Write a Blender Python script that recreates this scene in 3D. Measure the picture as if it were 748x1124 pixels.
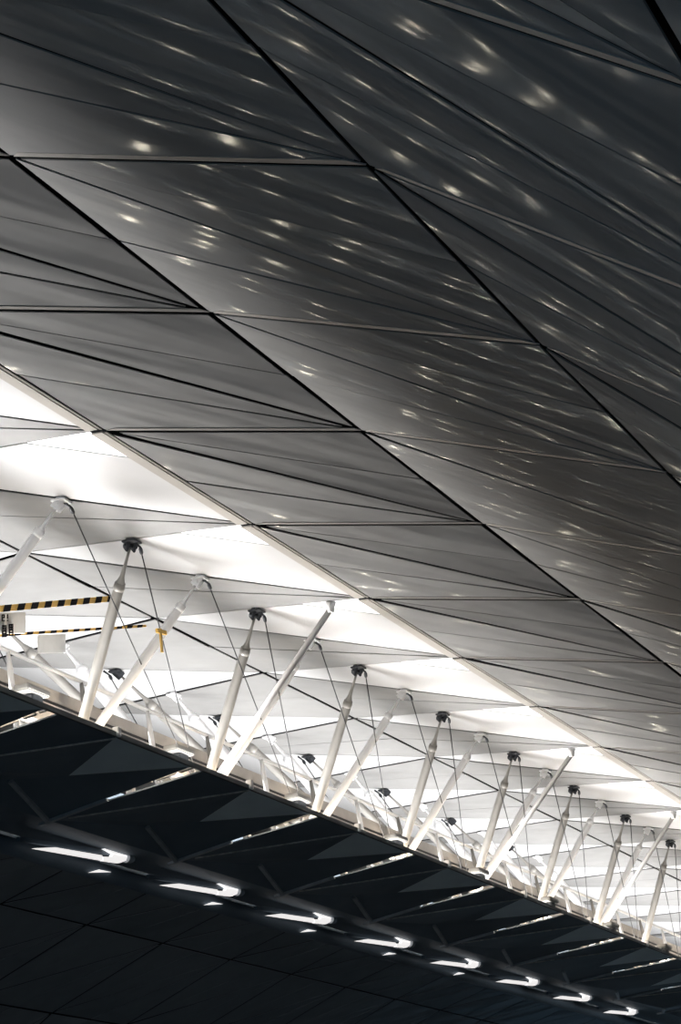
import bpy, bmesh, math, random
from mathutils import Vector, Matrix
random.seed(7)
C = bpy.context.scene.collection
SC = bpy.context.scene
for o in list(bpy.data.objects): bpy.data.objects.remove(o)

# ------------------------------------------------------------------ camera, world, exposure
L = 9.0            # one structural bay of the vault, metres
H = 1.6            # eye height
F_PX = 2300.0
CAM = Matrix(((0.901820, -0.198584, -0.383777), (0.428486, 0.296166, 0.853631), (-0.055856, -0.934264, 0.352179)))
cam = bpy.data.cameras.new('camera'); cam.sensor_fit = 'HORIZONTAL'; cam.sensor_width = 36.0
cam.lens = F_PX / 748.0 * 36.0; cam.clip_end = 3000; cam.clip_start = .1
co = bpy.data.objects.new('camera', cam); C.objects.link(co)
r, d, f = [CAM @ Vector(v) for v in ((1, 0, 0), (0, 1, 0), (0, 0, 1))]
M = Matrix((r, -d, -f)).transposed().to_4x4(); M.translation = (0, 0, H); co.matrix_world = M
SC.camera = co
W = bpy.data.worlds.new('hall_dusk'); SC.world = W; W.use_nodes = True
WN = W.node_tree.nodes; WB = WN['Background']
WB.inputs['Color'].default_value = (.32, .54, .74, 1); WB.inputs['Strength'].default_value = .48
SC.view_settings.view_transform = 'Standard'; SC.view_settings.look = 'None'
SC.view_settings.gamma = 1; SC.view_settings.use_curve_mapping = False; SC.view_settings.exposure = 0
NEAR_POWER = 440.0    # unseen area lights added to light the vault from below
STRUT_POWER = 80.0  # added row that brightens the fronts of the near struts
FAR_POWER = 880.0
SPOT_POWER = 210.0    # small unseen warm lamps, added for highlights on the metal

# ------------------------------------------------------------------ helpers
def W3(p): return Vector((p[0] * L, p[1] * L, p[2] * L + H))
def lerp(a, b, t): return Vector(a) * (1 - t) + Vector(b) * t
def ray(px, py): return CAM @ Vector((px - 374.0, py - 562.0, F_PX))
def tag(o, label=None, cat=None, group=None, kind=None):
    if label: o['label'] = label
    if cat: o['category'] = cat
    if group: o['group'] = group
    if kind: o['kind'] = kind
    return o
def empty(name, loc=(0, 0, 0), **k):
    o = bpy.data.objects.new(name, None); C.objects.link(o); o.location = loc; o.empty_display_size = .2
    return tag(o, **k)
def obj(name, bm, mats, parent=None, **k):
    me = bpy.data.meshes.new(name); bmesh.ops.recalc_face_normals(bm, faces=bm.faces[:]) if k.pop('recalc', True) else None
    bm.to_mesh(me); bm.free()
    for m in (mats if isinstance(mats, (list, tuple)) else [mats]): me.materials.append(m)
    o = bpy.data.objects.new(name, me); C.objects.link(o)
    if parent:
        o.parent = parent; o.matrix_parent_inverse = Matrix.Translation(-parent.location)
    return tag(o, **k)
def frame(ax, hint=Vector((0, 0, 1))):
    z = ax.normalized(); x = hint.cross(z)
    if x.length < 1e-4: x = Vector((1, 0, 0)).cross(z)
    x.normalize(); return x, z.cross(x), z
def tube(bm, a, b, prof, n=12, mi=0):
    """lathe about a-b; prof = [(t, radius)...] in metres"""
    a, b = Vector(a), Vector(b); x, y, z = frame(b - a); ln = (b - a).length; rings = []
    for t, rad in prof:
        c = a + z * (ln * t)
        rings.append([bm.verts.new(c + (x * math.cos(2 * math.pi * i / n) + y * math.sin(2 * math.pi * i / n)) * rad) for i in range(n)])
    for p, q in zip(rings, rings[1:]):
        for i in range(n):
            fc = bm.faces.new((p[i], p[(i + 1) % n], q[(i + 1) % n], q[i])); fc.smooth = True; fc.material_index = mi
    for rg in (rings[0][::-1], rings[-1]):
        bm.faces.new(rg).material_index = mi
def box(bm, c, ax, ay, az, mi=0, bev=0):
    """box centred c with half axes ax, ay, az (vectors)"""
    c, ax, ay, az = map(Vector, (c, ax, ay, az)); v = []
    for i in (-1, 1):
        for j in (-1, 1):
            for k in (-1, 1): v.append(bm.verts.new(c + ax * i + ay * j + az * k))
    for q in ((0, 1, 3, 2), (4, 6, 7, 5), (0, 4, 5, 1), (2, 3, 7, 6), (0, 2, 6, 4), (1, 5, 7, 3)):
        bm.faces.new([v[i] for i in q]).material_index = mi
    if bev:
        es = list({e for vv in v for e in vv.link_edges})
        bmesh.ops.bevel(bm, geom=es, offset=bev, segments=2, affect='EDGES')
def beam(bm, a, b, w, h, mi=0, up=Vector((0, 0, 1)), bev=0):
    a, b = Vector(a), Vector(b); x, y, z = frame(b - a, up)
    box(bm, (a + b) / 2, x * w / 2, y * h / 2, (b - a) / 2, mi, bev)
def prism(bm, pts, n, th, mi=0, uv=None):
    """polygon pts extruded th along n; uv = (origin, u, v) writes metric coordinates"""
    lo = [bm.verts.new(p) for p in pts]; hi = [bm.verts.new(Vector(p) + n * th) for p in pts]; m = len(pts)
    fs = [bm.faces.new(lo[::-1]), bm.faces.new(hi)] + [bm.faces.new((lo[i], lo[(i + 1) % m], hi[(i + 1) % m], hi[i])) for i in range(m)]
    for fc in fs:
        fc.material_index = mi
        if uv:
            lay = bm.loops.layers.uv.verify()
            for lp in fc.loops:
                q = lp.vert.co - uv[0]; lp[lay].uv = (q.dot(uv[1]), q.dot(uv[2]))
def inset(pts, gaps):
    """shrink a convex planar polygon; gaps[i] belongs to the edge pts[i] -> pts[i+1]"""
    pts = [Vector(p) for p in pts]; m = len(pts)
    n = Vector((0, 0, 0))
    for i in range(1, m - 1): n += (pts[i] - pts[0]).cross(pts[i + 1] - pts[0])
    n.normalize(); out = []
    for i in range(m):
        a, b, c = pts[i - 1], pts[i], pts[(i + 1) % m]
        d1 = (b - a).normalized(); d2 = (c - b).normalized()
        n1 = n.cross(d1); n2 = n.cross(d2); g1 = gaps[i - 1]; g2 = gaps[i]
        s = d1.cross(d2).dot(n)
        # b + x*d1 + y*d2 with offsets g1 from edge1 and g2 from edge2
        y = g1 / d2.dot(n1); x = g2 / d1.dot(n2)
        p = b + d1 * x + d2 * y
        lim = .35 * min((a - b).length, (c - b).length)
        if (p - b).length > lim: p = b + (p - b).normalized() * lim
        out.append(p)
    return out, n

# ------------------------------------------------------------------ materials
def mat(name, col, rough=.5, metal=0.0, noise=.08, nscale=3.0, emis=None, estr=0, spec=.5):
    m = bpy.data.materials.new(name); m.use_nodes = True; t = m.node_tree; b = t.nodes['Principled BSDF']
    b.inputs['Roughness'].default_value = rough; b.inputs['Metallic'].default_value = metal
    b.inputs['Specular IOR Level'].default_value = spec
    tc = t.nodes.new('ShaderNodeTexCoord'); nz = t.nodes.new('ShaderNodeTexNoise'); nz.inputs['Scale'].default_value = nscale
    nz.inputs['Detail'].default_value = 6
    t.links.new(tc.outputs['Object'], nz.inputs['Vector'])
    rp = t.nodes.new('ShaderNodeValToRGB'); t.links.new(nz.outputs['Fac'], rp.inputs['Fac'])
    lo = [max(0, c * (1 - noise)) for c in col]; hi = [min(1, c * (1 + noise)) for c in col]
    rp.color_ramp.elements[0].color = (*lo, 1); rp.color_ramp.elements[1].color = (*hi, 1)
    rp.color_ramp.elements[0].position = .3; rp.color_ramp.elements[1].position = .7
    t.links.new(rp.outputs['Color'], b.inputs['Base Color'])
    if emis: b.inputs['Emission Color'].default_value = (*emis, 1); b.inputs['Emission Strength'].default_value = estr
    return m
def brushed(name, col, rough, wave, waves=(.11, .75), gloss=.032):
    """satin sheet metal with the slow ripples of a large thin panel; panel coordinates are in metres along / across"""
    m = mat(name, col, rough, 0, .05, .8); t = m.node_tree; b = t.nodes['Principled BSDF']
    col_out = b.inputs['Base Color'].links[0].from_socket
    df = t.nodes.new('ShaderNodeBsdfDiffuse'); gl = t.nodes.new('ShaderNodeBsdfAnisotropic'); mx = t.nodes.new('ShaderNodeMixShader')
    t.links.new(col_out, df.inputs['Color']); gl.inputs['Color'].default_value = (.85, .95, 1, 1)
    mx.inputs['Fac'].default_value = gloss
    t.links.new(df.outputs[0], mx.inputs[1]); t.links.new(gl.outputs[0], mx.inputs[2])
    t.links.new(mx.outputs[0], t.nodes['Material Output'].inputs['Surface']); t.nodes.remove(b)
    uv = t.nodes.new('ShaderNodeUVMap')
    def nz(sx, sy, det):
        mp = t.nodes.new('ShaderNodeMapping'); mp.inputs['Scale'].default_value = (sx, sy, 1)
        t.links.new(uv.outputs['UV'], mp.inputs['Vector'])
        n = t.nodes.new('ShaderNodeTexNoise'); n.noise_dimensions = '2D'; n.inputs['Scale'].default_value = 1; n.inputs['Detail'].default_value = det
        t.links.new(mp.outputs['Vector'], n.inputs['Vector']); return n
    n1 = nz(waves[0], waves[1], 0.0); n2 = nz(.6, 18, 2)
    b1 = t.nodes.new('ShaderNodeBump'); b1.inputs['Distance'].default_value = wave; b1.inputs['Strength'].default_value = 1
    t.links.new(n1.outputs['Fac'], b1.inputs['Height'])
    t.links.new(b1.outputs['Normal'], gl.inputs['Normal'])
    b3 = t.nodes.new('ShaderNodeBump'); b3.inputs['Distance'].default_value = wave * .30; b3.inputs['Strength'].default_value = 1
    n3 = nz(waves[0] * .8, waves[1] * 1.6, 2); t.links.new(n3.outputs['Fac'], b3.inputs['Height']); t.links.new(b3.outputs['Normal'], df.inputs['Normal'])
    mr = t.nodes.new('ShaderNodeMapRange'); mr.inputs['To Min'].default_value = rough - .03; mr.inputs['To Max'].default_value = rough + .04
    t.links.new(n2.outputs['Fac'], mr.inputs['Value']); t.links.new(mr.outputs['Result'], gl.inputs['Roughness'])
    return m
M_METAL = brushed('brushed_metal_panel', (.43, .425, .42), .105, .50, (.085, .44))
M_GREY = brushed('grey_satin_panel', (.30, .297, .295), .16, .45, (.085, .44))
M_WHITE = mat('white_matt_panel', (.61, .61, .62), .55, 0, .02, .5)
M_TRIM = mat('beige_trim', (.43, .405, .38), .45, 0, .06, 1)
M_BLACK = mat('black_membrane', (.012, .013, .014), .9, 0, .2, 2, spec=.1)
M_STRIP = mat('grey_edge_strip', (.50, .48, .455), .5, 0, .08, 2)
M_WSTEEL = mat('white_painted_steel', (.90, .90, .91), .35, 0, .04, 2)
M_GSTEEL = mat('warm_grey_painted_steel', (.29, .278, .26), .4, 0, .07, 2)
M_BRACK = mat('dark_cast_bracket', (.07, .075, .085), .45, .7, .2, 6)
M_CABLE = mat('dark_steel_cable', (.05, .05, .055), .5, .6, .2, 20)
M_SHADED = brushed('shaded_satin_panel', (.15, .175, .20), .14, .40, (.085, .5))  # metal darkened to put the far vault's shade into its colour
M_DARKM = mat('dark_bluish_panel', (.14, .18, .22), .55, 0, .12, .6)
M_LITFOLD = mat('painted_light_fold', (.80, .92, .98), .5, 0, .06, .6)  # pale base colour stands for the light these folds catch
M_RIB = mat('grey_steel_rib', (.50, .53, .56), .45, .3, .15, 2)
M_EDGE = mat('dark_teal_edge', (.07, .085, .09), .5, 0, .1, 2)
M_BEIGE = mat('beige_steel_beam', (.42, .395, .37), .5, 0, .1, 1.5)
M_SOIL = mat('dusty_light_edge', (.62, .60, .57), .6, 0, .35, 4)
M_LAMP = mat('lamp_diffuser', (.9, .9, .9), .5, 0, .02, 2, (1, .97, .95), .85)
M_SKY = mat('skylight_glass', (.9, .9, .92), .3, 0, .01, 2, (1, 1, 1), .95)
M_YELLOW = mat('hazard_yellow', (.72, .44, .10), .6, 0, .1, 4)
M_HBLACK = mat('hazard_black', (.012, .012, .015), .8, 0, .1, 4, spec=.1)
M_SIGN = mat('white_sign_board', (.80, .80, .79), .5, 0, .04, 3)
M_FLOOR = mat('dark_stone_floor', (.12, .13, .14), .4, 0, .3, .4)

# ------------------------------------------------------------------ the vault: seam lines running along the hall
LINES = {  # x, y phase, z, curvature x, curvature z (bay units, measured from the eye)
    5: (.80, 5.44, .55, 0, 0), 4: (-.525, 5.44, 1.49, 0, 0),
    3: (-1.4414, 5.4435, 2.1531, .0047, -.0008), 2: (-2.5069, 5.7426, 2.6456, .0041, -.0030),
    1: (-3.1057, 5.1368, 2.5600, -.0028, .0015), 0: (-4.2198, 5.3980, 2.7597, .0004, -.0001),
    -1: (-5.36, 5.65, 2.81, 0, 0), -2: (-6.35, 5.75, 2.69, 0, 0), -3: (-7.322, 5.826, 2.406, 0, 0), -4: (-8.22, 5.80, 2.02, 0, 0), -5: (-9.0, 5.8, 1.5, 0, 0), -6: (-9.55, 5.8, .75, 0, 0), -7: (-9.9, 5.8, -.17, 0, 0)}
J0 = {3: -2, 2: -2, 1: 0, 0: 1}
def node(j, k):
    x, y, z, cx, cz = LINES[j]; i = k - J0.get(j, 0); q = min(max(i, -1), 8); e = i - q
    dx = cx * (q * q + 2 * q * e * (1 if abs(q) else 0)); dz = cz * (q * q + 2 * q * e)
    return Vector((x + dx, y + k, z + dz))
ceiling = empty('ceiling', kind='structure')
GAP = dict(S=.0098, AB=.0075, AC=.0075, T=.0038)
def tri_panel(bm, P, gaps, mi, drop, udir):
    """one sheet triangle of a bay"""
    pts, n = inset([W3(p) for p in P], [g * L for g in gaps])
    if n.z < 0: n = -n
    u = (udir - n * udir.dot(n)).normalized(); v = n.cross(u)
    org = pts[0] - u * random.uniform(0, 60) - v * random.uniform(0, 60)
    prism(bm, [p - n * dp for p, dp in zip(pts, drop)], n, .03, mi, (org, u, v))
KIND = {  # which half of a bay is white matt sheet: (ABC half, ACD half)
    0: (1, 0), -1: (0, 1), -2: (1, 0)}
def bay(j, k, parent=None, bm=None):
    """bay between line j (A, D) and line j+1 (B, C)"""
    own = bm is None
    if own: bm = bmesh.new()
    A, B, Cc, D = node(j, k), node(j + 1, k), node(j + 1, k + 1), node(j, k + 1)
    mb, md = (B + Cc) / 2, (A + D) / 2
    wa, wd = KIND.get(j, (0, 0)); u = (W3(Cc) - W3(A)); rnd = lambda s=.05: random.uniform(0, s)
    S = GAP['S'] if j != 0 else .052; S2 = GAP['S']
    SB = S if j != 0 else .052                        # gap on the line j+1
    SA = GAP['S'] if j != 1 else .014                 # gap on the line j
    if wa and j == 0:
        p, q = lerp(A, B, .70), lerp(B, Cc, .30)      # a skylight is cut off the corner at B
        tri = [A, p, q, Cc]
        pts, n = inset([W3(v) for v in tri], [GAP['AB'] * L, .002 * L, SB * L, GAP['AC'] * L])
        if n.z < 0: n = -n
        prism(bm, pts, n, .03, 1, (pts[0], u.normalized(), n.cross(u.normalized())))
    elif wa:
        tri_panel(bm, [A, B, Cc], [GAP['AB'], SB, GAP['AC']], 1, [0, 0, 0], u)
    else:
        tri_panel(bm, [A, B, mb], [.0145, SB, GAP['T']], 0, [.02, .02, rnd()], u)
        tri_panel(bm, [A, mb, Cc], [GAP['T'], SB, GAP['AC']], 0, [.0, rnd(.03), rnd()], u)
    if wd:
        tri_panel(bm, [A, Cc, D], [GAP['AC'], GAP['AB'], SA], 1, [0, 0, 0], u)
    else:
        tri_panel(bm, [A, Cc, md], [GAP['AC'], GAP['T'], SA], 0, [rnd(), .0, rnd(.03)], u)
        tri_panel(bm, [md, Cc, D], [GAP['T'], GAP['AB'], SA], 0, [rnd(.03), .02, .02], u)
    # raised edge strip along A-B (the lap of the neighbouring sheet)
    if j in (1, 2, 3):
        a, b = W3(A), W3(B); nn = (b - a).cross(W3(D) - a).normalized()
        if nn.z > 0: nn = -nn
        side = (W3(node(j, k - 1)) - a).normalized(); side = (side - (b - a).normalized() * side.dot((b - a).normalized())).normalized()
        w = {1: .014, 2: .020, 3: .020}[j] * L
        q = [a + side * .004 * L, b + side * .004 * L, b + side * (.004 * L + w), a + side * (.004 * L + w)]
        q[0] = q[0].lerp(q[1], .02); q[3] = q[3].lerp(q[2], .05); q[2] = q[2].lerp(q[3], .04)
        prism(bm, [p + nn * .006 for p in q], nn, .03, 2)
    if own: return obj('ceiling_bay', bm, [M_METAL if j > 0 else M_GREY if j > -3 else M_SHADED, M_WHITE, M_STRIP], parent)
VIS = {4: (-4, 0), 3: (-4, 1), 2: (-4, 5), 1: (-2, 8), 0: (-1, 10), -1: (-1, 9), -2: (0, 8), -3: (3, 10), -4: (5, 10)}
ALL = {-5: (-6, 20), -6: (-6, 20), -7: (-6, 20), 4: (-6, 14), 3: (-6, 14), 2: (-6, 16), 1: (-6, 18), 0: (-6, 20), -1: (-6, 20), -2: (-6, 20), -3: (-6, 20), -4: (-6, 20)}
for j, (k0, k1) in ALL.items():
    ext = bmesh.new()
    for k in range(k0, k1):
        if j in VIS and VIS[j][0] <= k < VIS[j][1]: bay(j, k, ceiling)
        else: bay(j, k, bm=ext)
    obj('ceiling_row', ext, [M_METAL if j > 0 else M_GREY if j > -3 else M_SHADED, M_WHITE, M_STRIP], ceiling)
    bk = bmesh.new(); up = Vector((0, 0, .018))
    for k in range(k0, k1):
        q = [W3(node(j, k) + up), W3(node(j + 1, k) + up), W3(node(j + 1, k + 1) + up), W3(node(j, k + 1) + up)]
        for t in ((0, 1, 2), (0, 2, 3)):
            bk.faces.new([bk.verts.new(q[i]) for i in t])
    obj('backing_membrane', bk, M_BLACK, ceiling)
# beige edge trim along line 1, one length per bay
tb = bmesh.new()
for k in range(-6, 18):
    a, b = node(1, k), node(1, k + 1); a2, b2 = node(0, k), node(0, k + 1); c2, d2 = node(2, k), node(2, k + 1)
    for side, w0, w1, tt in (((a2 - a), .0025, .050, .004), ((c2 - a), .003, .0125, .004)):
        s = side.normalized()
        q = [a.lerp(b, .014) + s * w0, b.lerp(a, .014) + s * w0, b.lerp(a, .014) + s * w1, a.lerp(b, .014) + s * w1]
        n = (q[1] - q[0]).cross(q[2] - q[0]).normalized()
        if n.z > 0: n = -n
        prism(tb, [W3(p) for p in q], n, .035)
obj('trim_1', tb, M_TRIM, kind='structure')
# skylights cut in the corners of the bays beside line 1
for n_, k in enumerate(range(-1, 10)):
    A, B, Cc = node(0, k), node(1, k), node(1, k + 1)
    pts, n = inset([W3(p) for p in (lerp(A, B, .70), B, lerp(B, Cc, .30))], [.0075 * L, .052 * L, .002 * L])
    if n.z < 0: n = -n
    bm = bmesh.new(); prism(bm, [p + n * .015 for p in pts], n, .02)
    w = obj('window_%d' % (n_ + 1), bm, M_SKY, kind='structure')

# ------------------------------------------------------------------ unseen area lights added above the lower roof to brighten the vault
DECK = (-4.17, 1.95)
def area(name, loc, sx, sy, power, col, rot, spread):
    l = bpy.data.lights.new(name, 'AREA'); l.shape = 'RECTANGLE'; l.size = sx; l.size_y = sy; l.energy = power; l.color = col
    o = bpy.data.objects.new(name, l); C.objects.link(o); o.location = loc; o.rotation_euler = rot; l.spread = math.radians(spread); return o
for k in range(-3, 13):
    area('fill_uplight', W3((-4.30, 6.1 + k, 1.955)), .10 * L, .9 * L, NEAR_POWER, (1, .985, .965), (math.pi, math.radians(54), 0), 52)
    area('fill_uplight', W3((-3.735, 6.1 + k, 1.94)), .05 * L, .9 * L, STRUT_POWER, (1, .99, .975), (math.pi, math.radians(-22), 0), 96)
    area('fill_uplight', W3((-4.46, 6.1 + k, 1.965)), .26 * L, .9 * L, FAR_POWER, (1, .99, .975), (math.pi, math.radians(-14), 0), 146)

# ------------------------------------------------------------------ the lower roof (folded soffit)
lower = empty('lower_roof', W3((-4.1, 6, 1.8)), label='long dark folded lower roof crossing the picture below the white struts', cat='roof')
def lk(k): return Vector((-3.6943 + .0011 * max(0, k) ** 2, 6.1803 + k, 1.8972 - .0007 * max(0, k) ** 2))
def hk(k): return (lk(k) * .45 + lk(k + 1) * .55) + Vector((0, -.012, 0))
def ik(k): return Vector((-4.36, 6.775 + k, 1.801))
def jk(k): return Vector((-4.291 + .0007 * k * k, 6.4132 + k, 1.8804 - .0016 * k * k)) * .995
def plate(name, pts, m, th=.05, gaps=.0, parent=lower, label=None):
    pts, n = inset([W3(p) for p in pts], [gaps * L] * len(pts))
    if n.z < 0: n = -n
    u = (pts[1] - pts[0]).normalized(); bm = bmesh.new(); prism(bm, pts, n, th, 0, (pts[0], u, n.cross(u)))
    return obj(name, bm, m, parent, label=label)
for k in range(-2, 11):
    l0, h0, i0, l1, h1, i1, j1 = lk(k), hk(k), ik(k), lk(k + 1), hk(k + 1), ik(k + 1), jk(k + 1)
    # slit between the black panel and the recess, wide at the roof edge
    hA = h0.lerp(l1, .19); 
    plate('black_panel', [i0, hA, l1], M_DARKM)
    plate('lit_fold', [l1, h1, j1.lerp(h1, .32)], M_LITFOLD, label='fold coloured paler for the light it catches')
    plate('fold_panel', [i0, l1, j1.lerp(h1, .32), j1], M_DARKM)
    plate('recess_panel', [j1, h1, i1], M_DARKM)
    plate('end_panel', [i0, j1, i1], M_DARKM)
    bm = bmesh.new(); beam(bm, W3(j1 + Vector((0, 0, -.006))), W3(i1 + Vector((0, 0, -.006))), .16, .12); obj('rib', bm, M_RIB, lower)
    bm = bmesh.new(); beam(bm, W3(i0.lerp(h0, -.06) + Vector((0, 0, -.006))), W3(i0.lerp(h0, .42) + Vector((0, 0, -.006))), .17, .10); obj('slit_frame', bm, M_RIB, lower)
    bm = bmesh.new(); beam(bm, W3(i0.lerp(l1, .10) + Vector((0, 0, -.004))), W3(l1 + Vector((0, 0, -.004))), .045, .05); obj('seam_strip', bm, M_SOIL, lower)
    # dusty light edge in the slit, in broken lengths
    bm = bmesh.new(); t = .40
    while t < .97:
        e = min(.985, t + random.uniform(.06, .17)); o_ = random.uniform(.3, .9) * .15 * t
        a = i0.lerp(h0, t).lerp(i0.lerp(hA, t), .5); b = i0.lerp(h0, e).lerp(i0.lerp(hA, e), .5)
        beam(bm, W3(a + Vector((0, 0, .012))), W3(b + Vector((0, 0, .012))), .05 + .16 * t * random.random(), .06); t = e + random.uniform(.012, .04)
    obj('slit_edge', bm, M_SOIL, lower)
    bm = bmesh.new(); beam(bm, W3(lk(k).lerp(l1, .005) + Vector((.003, 0, .008))), W3(l1 + Vector((.003, 0, .008))), .10, .16); obj('edge_strip', bm, M_EDGE, lower)
    bm = bmesh.new(); box(bm, W3(l1 + Vector((.004, 0, .018))), (.11, 0, 0), (0, .10, 0), (0, 0, .16), 0, .02); obj('edge_cap', bm, M_WSTEEL, lower)
    plate('flat_soffit', [i0, i1, Vector((-4.70, i1.y, 1.838)), Vector((-4.70, i0.y, 1.838))], M_DARKM)
# round edge beam on the far side of the lower roof
bm = bmesh.new(); tube(bm, W3((-4.66, 3.5, 1.770)), W3((-4.66, 19, 1.770)), [(0, .036 * L), (1, .036 * L)], 20)
obj('edge_beam', bm, M_DARKM, label='dark round beam running under the far edge of the lower roof, below the strip lights', cat='beam')

bm = bmesh.new(); beam(bm, W3((-4.72, 0, 2.00)), W3((-4.72, 20, 2.00)), .02 * L, .34 * L)  # unseen upstand added to keep the deck lighting off the far vault
obj('light_block', bm, M_DARKM, lower)

# spine beam behind the near struts
spine = empty('spine_beam', W3((-4.21, 6, 2.05)), label='long beige beam with a dark groove behind the feet of the white struts', cat='beam')
bm = bmesh.new(); beam(bm, W3((-4.21, 4.0, 2.215)), W3((-4.21, 18, 2.215)), .05 * L, .05 * L); obj('upper_box', bm, M_BEIGE, spine)
bm = bmesh.new(); beam(bm, W3((-4.205, 4.0, 2.183)), W3((-4.205, 18, 2.183)), .04 * L, .018 * L); obj('groove', bm, M_CABLE, spine)
bm = bmesh.new(); beam(bm, W3((-4.205, 4.0, 2.135)), W3((-4.205, 18, 2.135)), .055 * L, .08 * L); obj('lower_box', bm, M_BEIGE, spine)
for k in range(-1, 11):
    bm = bmesh.new(); beam(bm, W3((-4.21, 6.15 + k, 1.90)), W3((-4.21, 6.15 + k, 2.10)), .25, .25, up=Vector((0, 1, 0))); obj('stub_post', bm, M_GSTEEL, spine)

# ------------------------------------------------------------------ guard rail
rail = empty('guard_rail', W3((-4.02, 6, 2.0)), label='thin white guard rail running along the lower roof among the strut feet', cat='railing')
bm = bmesh.new(); tube(bm, W3((-4.12, 4.5, 2.282)), W3((-4.12, 17, 2.282)), [(0, .075), (1, .075)], 10); obj('top_rail', bm, M_WSTEEL, rail)
for k in range(22):
    y = 5.62 + k * .5
    bm = bmesh.new(); tube(bm, W3((-4.06, y, 1.93)), W3((-4.12, y + .02, 2.283)), [(0, .11), (.8, .10), (1, .06)], 8); obj('post', bm, M_WSTEEL if k % 2 else M_GSTEEL, rail)

# ------------------------------------------------------------------ struts
def hit(px, py, j, k):
    """where the line of sight meets the bay (j, k) of the vault"""
    dirv = ray(px, py); A, B, Cc, D = node(j, k), node(j + 1, k), node(j + 1, k + 1), node(j, k + 1)
    n = (B - A).cross(Cc - A); t = A.dot(n) / dirv.dot(n); return dirv * t
def apex(k): return Vector((-4.165, 6.63 + k, 1.955))
ORD = ['first', 'second', 'third', 'fourth', 'fifth', 'sixth', 'seventh', 'eighth', 'ninth', 'tenth', 'eleventh', 'twelfth']
def strut(name, foot, head, rad, m, label, group, neck=.13, dark=False, band=True):
    a, b = W3(foot), W3(head); ax = (b - a).normalized(); b = b - ax * .25
    t = empty(name, a, label=label, cat='strut', group=group)
    bm = bmesh.new(); tube(bm, a, b, [(0, rad * .45), (.03, rad * .8), (.06, rad), (.5, rad * 1.04), (1 - neck - .04, rad), (1 - neck, rad * .92), (1 - neck * .78, rad * .42), (1 - neck * .3, rad * .26), (1, rad * .26)], 16)
    sh = obj('shaft', bm, m, t)
    if dark or rad > .1:
        bm = bmesh.new(); tube(bm, a + (b - a) * (1 - neck - .028), a + (b - a) * (1 - neck + .006), [(0, rad * 1.03), (.4, rad * 1.08), (1, rad * .95)], 16); obj('collar', bm, m, sh)
    x, y, z = frame(ax)
    bm = bmesh.new()
    for s in (-1, 1): box(bm, b + z * .13 + x * s * .13, x * .045, y * .15, z * .22, 0, .02)
    tube(bm, b + x * -.24 + z * .06, b + x * .24 + z * .06, [(0, .06), (1, .06)], 10)
    box(bm, W3(head) - Vector((0, 0, .03)), (.24, 0, 0), (0, .26, 0), (0, 0, .035), 0, .01)
    obj('pin_bracket', bm, M_BRACK if dark else M_WSTEEL, t)
    bm = bmesh.new(); box(bm, a + z * .1, x * rad * .8, y * rad * .8, z * .25, 0, .04); obj('foot_shoe', bm, m, t)
    return t
def mid(a, b, t=.5): return a.lerp(b, t)
NG, NW = {}, {}
for k in range(0, 9):       # heads on the transverse joints of bay row 0 (k from the left edge of the photo)
    NG[k] = mid(node(0, k + 1), node(1, k + 1)) - Vector((0, 0, .01)); 
for k in range(-1, 9):
    NW[k] = mid(node(0, k), node(1, k + 1), .51) - Vector((0, 0, .01))
FG, FW = {}, {}
for k in range(-1, 9):
    FG[k] = mid(node(-1, k + 1), node(0, k + 2)) - Vector((0, 0, .01)); FW[k] = mid(node(-1, k + 1), node(0, k + 1), .52) - Vector((0, 0, .01))
for k in range(0, 8):
    strut('roof_strut', apex(k), NG[k], .185, M_GSTEEL, '%s warm grey strut from the left in the near row, with dark pinned head' % ORD[k], 'grey struts of the near row', .16, True)
for k in range(0, 8):
    strut('roof_strut', apex(k - 1), NW[k], .165, M_WSTEEL, '%s white strut from the left in the near row, leaning right' % ORD[k], 'white struts of the near row', .12)
for k in (2, 5, 7):
    hd = mid(node(0, k), node(1, k), .84) - Vector((0, 0, .03))
    nm = {2: 'white pipe beside the third white near strut, reaching up to a skylight', 5: 'white pipe beside the sixth white near strut, reaching up to a skylight', 7: 'white pipe beside the eighth white near strut, reaching up to a skylight'}[k]
    t = empty('down_pipe', W3(apex(k - 1)), label=nm, cat='pipe', group='white pipes up to the skylights')
    a = W3(apex(k - 1) + Vector((.03, -.075, 0))); b = W3(hd)
    bm = bmesh.new(); tube(bm, a, b, [(0, .115), (.5, .115), (1, .105)], 14); obj('pipe', bm, M_WSTEEL, t)
    bm = bmesh.new(); tube(bm, b + Vector((-.02, 0, -.15)), b + Vector((0, 0, .22)), [(0, .11), (.5, .14), (1, .2)], 14); obj('funnel', bm, M_WSTEEL, t)
for k in range(-1, 7):
    strut('roof_strut', apex(k + 1), FG[k], .185, M_GSTEEL, '%s grey strut from the left in the far row, leaning left' % ORD[k + 1], 'grey struts of the far row', .16, True, False)
for k in range(0, 8):
    strut('roof_strut', apex(k), FW[k], .23, M_WSTEEL, '%s white strut from the left in the far row, slim tapered head' % ORD[k], 'white struts of the far row', .13)
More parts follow.
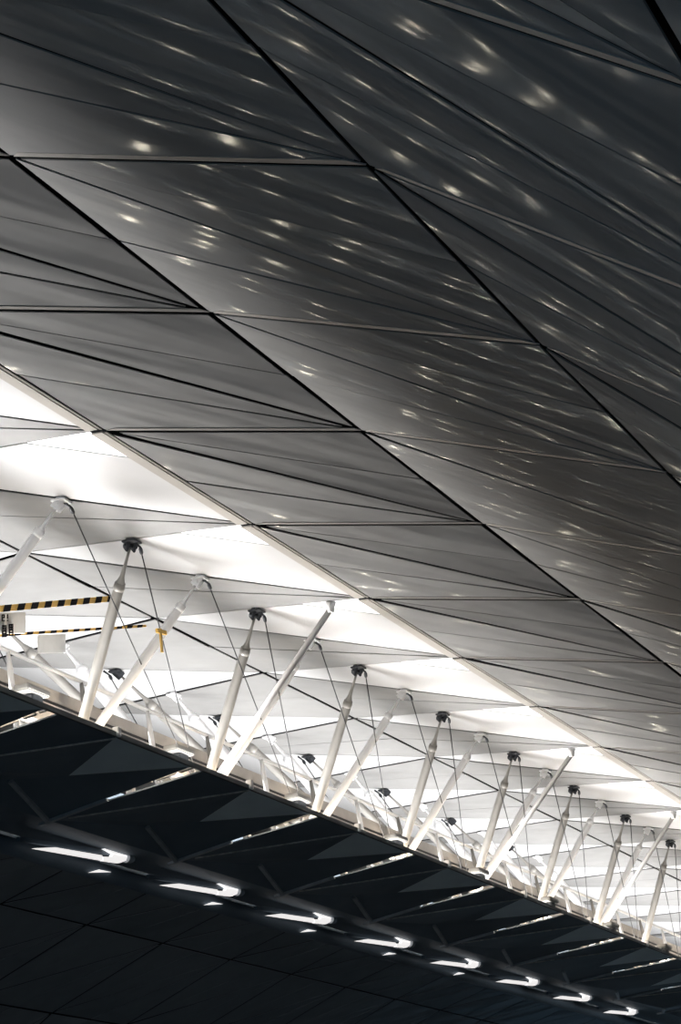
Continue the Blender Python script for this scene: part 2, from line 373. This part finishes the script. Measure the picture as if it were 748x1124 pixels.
# tie cables
def cable(a, b, label, group, rad=.021):
    a, b = W3(a), W3(b); t = empty('tie_cable', a, label=label, cat='cable', group=group)
    bm = bmesh.new(); tube(bm, a, b, [(0, rad), (1, rad)], 8); rp = obj('rope', bm, M_CABLE, t)
    d = (b - a).normalized(); bm = bmesh.new(); tube(bm, a, a + d * .38, [(0, .04), (.3, .07), (.7, .07), (1, .03)], 8); tube(bm, a, a + Vector((-.17, -.17, .16)), [(0, .035), (1, .05)], 6); obj('socket', bm, M_BRACK, rp)
off = Vector((.022, .022, -.02))
for k in range(0, 8):
    cable(NG[k] + off, apex(k + 1) + Vector((.02, 0, .03)), 'thin dark cable dropping right from the head of the %s grey near strut' % ORD[k], 'cables from grey near struts')
    cable(NW[k] + off, apex(k + 1) + Vector((.02, 0, .05)), 'thin dark cable slanting right from the head of the %s white near strut' % ORD[k], 'cables from white near struts')
for k in range(0, 6):
    cable(FG[k] + Vector((-.02, -.03, -.02)), apex(k) + Vector((-.08, 0, .05)), 'short thin cable slanting left from the head of the %s grey far strut' % ORD[k + 1], 'cables from grey far struts')

# ------------------------------------------------------------------ grey bracket boxes on the roof edge; unseen warm lamps added for reflections
for k in range(-1, 9):
    p = W3(hk(k) + Vector((-.06, .02, .075)))
    t = empty('bracket_box', p, label='flat grey bracket box on the roof edge at the %s bright slit from the left' % ORD[k + 1], cat='lamp', group='bracket boxes on the roof edge')
    bm = bmesh.new(); box(bm, p, (.28, 0, 0), (0, .62, 0), (0, 0, .10), 0, .04); obj('housing', bm, M_GSTEEL, t)
    bm = bmesh.new(); box(bm, p + Vector((0, .1, -.28)), (.16, 0, 0), (0, .30, 0), (0, 0, .20), 0, .05); box(bm, p + Vector((0, .5, -.25)), (.05, 0, 0), (0, .05, 0), (0, 0, .28)); obj('bracket', bm, M_BRACK, t)
    l = bpy.data.lights.new('highlight_lamp', 'POINT'); l.energy = SPOT_POWER; l.color = (1, .82, .62); l.shadow_soft_size = .22
    o = bpy.data.objects.new('highlight_lamp', l); C.objects.link(o); o.parent = t; o.location = (-.45, 0, .4)
    o = bpy.data.objects.new('highlight_lamp', l); C.objects.link(o); o.parent = t; o.location = (-2.9, -1.6, .5)

for k in range(9, 15):      # more unseen lamps, added for highlights farther along the vault
    for dx, dy, dz in ((-.11, .02, .12), (-.38, -.16, .13)):
        l = bpy.data.lights.new('far_highlight_lamp', 'POINT'); l.energy = SPOT_POWER; l.color = (1, .82, .62); l.shadow_soft_size = .22
        o = bpy.data.objects.new('far_highlight_lamp', l); C.objects.link(o); o.location = W3(hk(k) + Vector((dx, dy, dz)))

# ------------------------------------------------------------------ strip lights under the lower roof
def on(px, py, x): v = ray(px, py); return v * (x / v.x)
TUBE = [(38, 931), (61, 930), (112.5, 938.8), (112.5, 944), (76, 937.6)]
HEAD = [(113.5, 940.2), (123, 940.6), (124.4, 936.8), (140, 939.4), (138.5, 944.6), (132, 947.2), (113.5, 944.6)]
HOOK = [(115, 931.4), (140, 939.2), (124.2, 936.9)]
SLOT = [(97.5, 957.8), (109, 954.4), (122.5, 957.2)]
for k in range(0, 8):
    at = lambda pts, x: [W3(on(px, py, x) + Vector((0, k, 0))) for px, py in pts]
    dx = Vector((-1, 0, 0))
    t = empty('strip_light', at([(138, 942)], -4.51)[0], label='%s glowing white strip light from the left under the lower roof' % ORD[k], cat='lamp', group='strip lights under the lower roof')
    bm = bmesh.new(); prism(bm, at(TUBE, -4.51), dx, .14); obj('diffuser', bm, M_LAMP, t)
    bm = bmesh.new(); prism(bm, at(HEAD, -4.51), dx, .15); obj('end_lamp', bm, M_LAMP, t)
    bm = bmesh.new(); prism(bm, at(HOOK, -4.508), dx, .15); obj('end_fin', bm, M_LAMP, t)
    a, b = at([(138, 941.5), (146, 943.2)], -4.517); bm = bmesh.new(); tube(bm, a, b, [(0, .2), (.6, .19), (1, .1)], 12); obj('end_cap', bm, M_RIB, t)
    a, b = at([(20, 921), (150, 941)], -4.53); bm = bmesh.new(); beam(bm, a, b, .14, .16); obj('housing', bm, M_DARKM, t)
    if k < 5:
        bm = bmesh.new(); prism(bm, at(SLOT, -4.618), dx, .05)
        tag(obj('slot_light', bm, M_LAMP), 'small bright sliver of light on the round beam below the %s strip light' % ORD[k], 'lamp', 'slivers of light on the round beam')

# ------------------------------------------------------------------ hazard barrier bars and boards at the left
def hazard(a, b, w, n, label, name='barrier_bar'):
    a, b = W3(a), W3(b); t = empty(name, a, label=label, cat='barrier')
    x, y, z = frame(b - a); ln = (b - a).length / n
    bm = bmesh.new(); beam(bm, a, b, .05, w); obj('bar', bm, M_YELLOW, t)
    for i in range(n):
        bm = bmesh.new(); p = a + z * (ln * (i + .1)); sk = w * .45
        q = [p - y * w * .53 - z * sk, p - y * w * .53 + z * (ln * .5 - sk), p + y * w * .53 + z * (ln * .5 + sk), p + y * w * .53 + z * sk]
        prism(bm, [v - x * .04 for v in q], x, .08); obj('black_stripe', bm, M_HBLACK, t)
def on(px, py, x): v = ray(px, py); return v * (x / v.x)
hazard(on(-14, 669.5, -3.83), on(129, 656.5, -3.83), .19, 10, 'yellow and black striped barrier bar at the left edge, ending at the first grey strut')
hazard(on(-14, 698, -4.02), on(160, 687, -4.02), .085, 14, 'thinner striped barrier bar behind the first grey strut, below the bold one')
a, b = on(176, 690, -3.72), on(178, 716, -3.72)
t = empty('warning_tape', W3(b), label='short yellow tape tied round the cable at the second white strut', cat='tape')
bm = bmesh.new(); beam(bm, W3(a), W3(b), .05, .12); obj('tape_tail', bm, M_YELLOW, t)
bm = bmesh.new(); beam(bm, W3(on(172, 692, -3.72)), W3(on(182, 695, -3.72)), .09, .14); obj('tape_loop', bm, M_YELLOW, t)
def board(name, p0, p1, xd, label):
    (x0, y0), (x1, y1) = p0, p1
    q = [W3(on(x0, y0, xd)), W3(on(x1, y0 - 1, xd)), W3(on(x1, y1 - 1, xd)), W3(on(x0, y1, xd))]
    n = (q[1] - q[0]).cross(q[2] - q[0]).normalized(); t = empty(name, q[3], label=label, cat='sign')
    bm = bmesh.new(); prism(bm, q, n, .06); obj('board', bm, M_SIGN, t); return t, q, n
t, q, n = board('blank_board', (43, 697), (72, 717), -4.03, 'blank pale board hanging from the thinner barrier bar')
t, q, n = board('notice_board', (-24, 673), (28, 696), -3.86, 'pale notice board with black characters under the striped bar at the left edge')
u = (q[1] - q[0]).normalized(); v = (q[0] - q[3]).normalized(); wd = (q[1] - q[0]).length; ht = (q[0] - q[3]).length
if n.dot(Vector((0, 0, H)) - q[0]) < 0: face = -n
else: face = n
def glyph(cx, cy, strokes, nm):
    bm = bmesh.new(); px = wd / 52.0
    for (x0, y0, x1, y1) in strokes:
        c = q[0] + u * ((cx + (x0 + x1) / 2 + 24) * px) - v * ((cy + (y0 + y1) / 2 - 673) * px) + face * .07
        box(bm, c, u * (abs(x1 - x0) / 2 * px), v * (abs(y1 - y0) / 2 * px), face * .012)
    obj(nm, bm, M_HBLACK, t)
HZ = [(0, 0, 4.6, 1), (0, 1.8, 4.6, 2.7), (0, 3.4, 4.6, 4.3), (0, 5, 4.6, 5.9), (0, 6.8, 4.6, 7.6), (0, 0, .9, 7.6), (3.7, 0, 4.6, 7.6), (1.9, 0, 2.7, 4.3)]
EE = [(0, 0, 3, .8), (0, 1.7, 3, 2.4), (0, 3.6, 3, 4.3), (0, 0, .8, 4.3), (2.3, 0, 3, 2.4)]
glyph(-.6, 674.3, EE, 'letter'); glyph(5.2, 674.3, [(0, 0, .9, 2.9), (0, 3.5, .9, 4.3)], 'exclamation_mark')
glyph(-.2, 681, HZ, 'character'); glyph(7.2, 680.4, HZ, 'character')

# ------------------------------------------------------------------ floor
bm = bmesh.new(); box(bm, (-15, 80, -.1), (95, 0, 0), (0, 140, 0), (0, 0, .1)); obj('floor', bm, M_FLOOR, kind='structure')
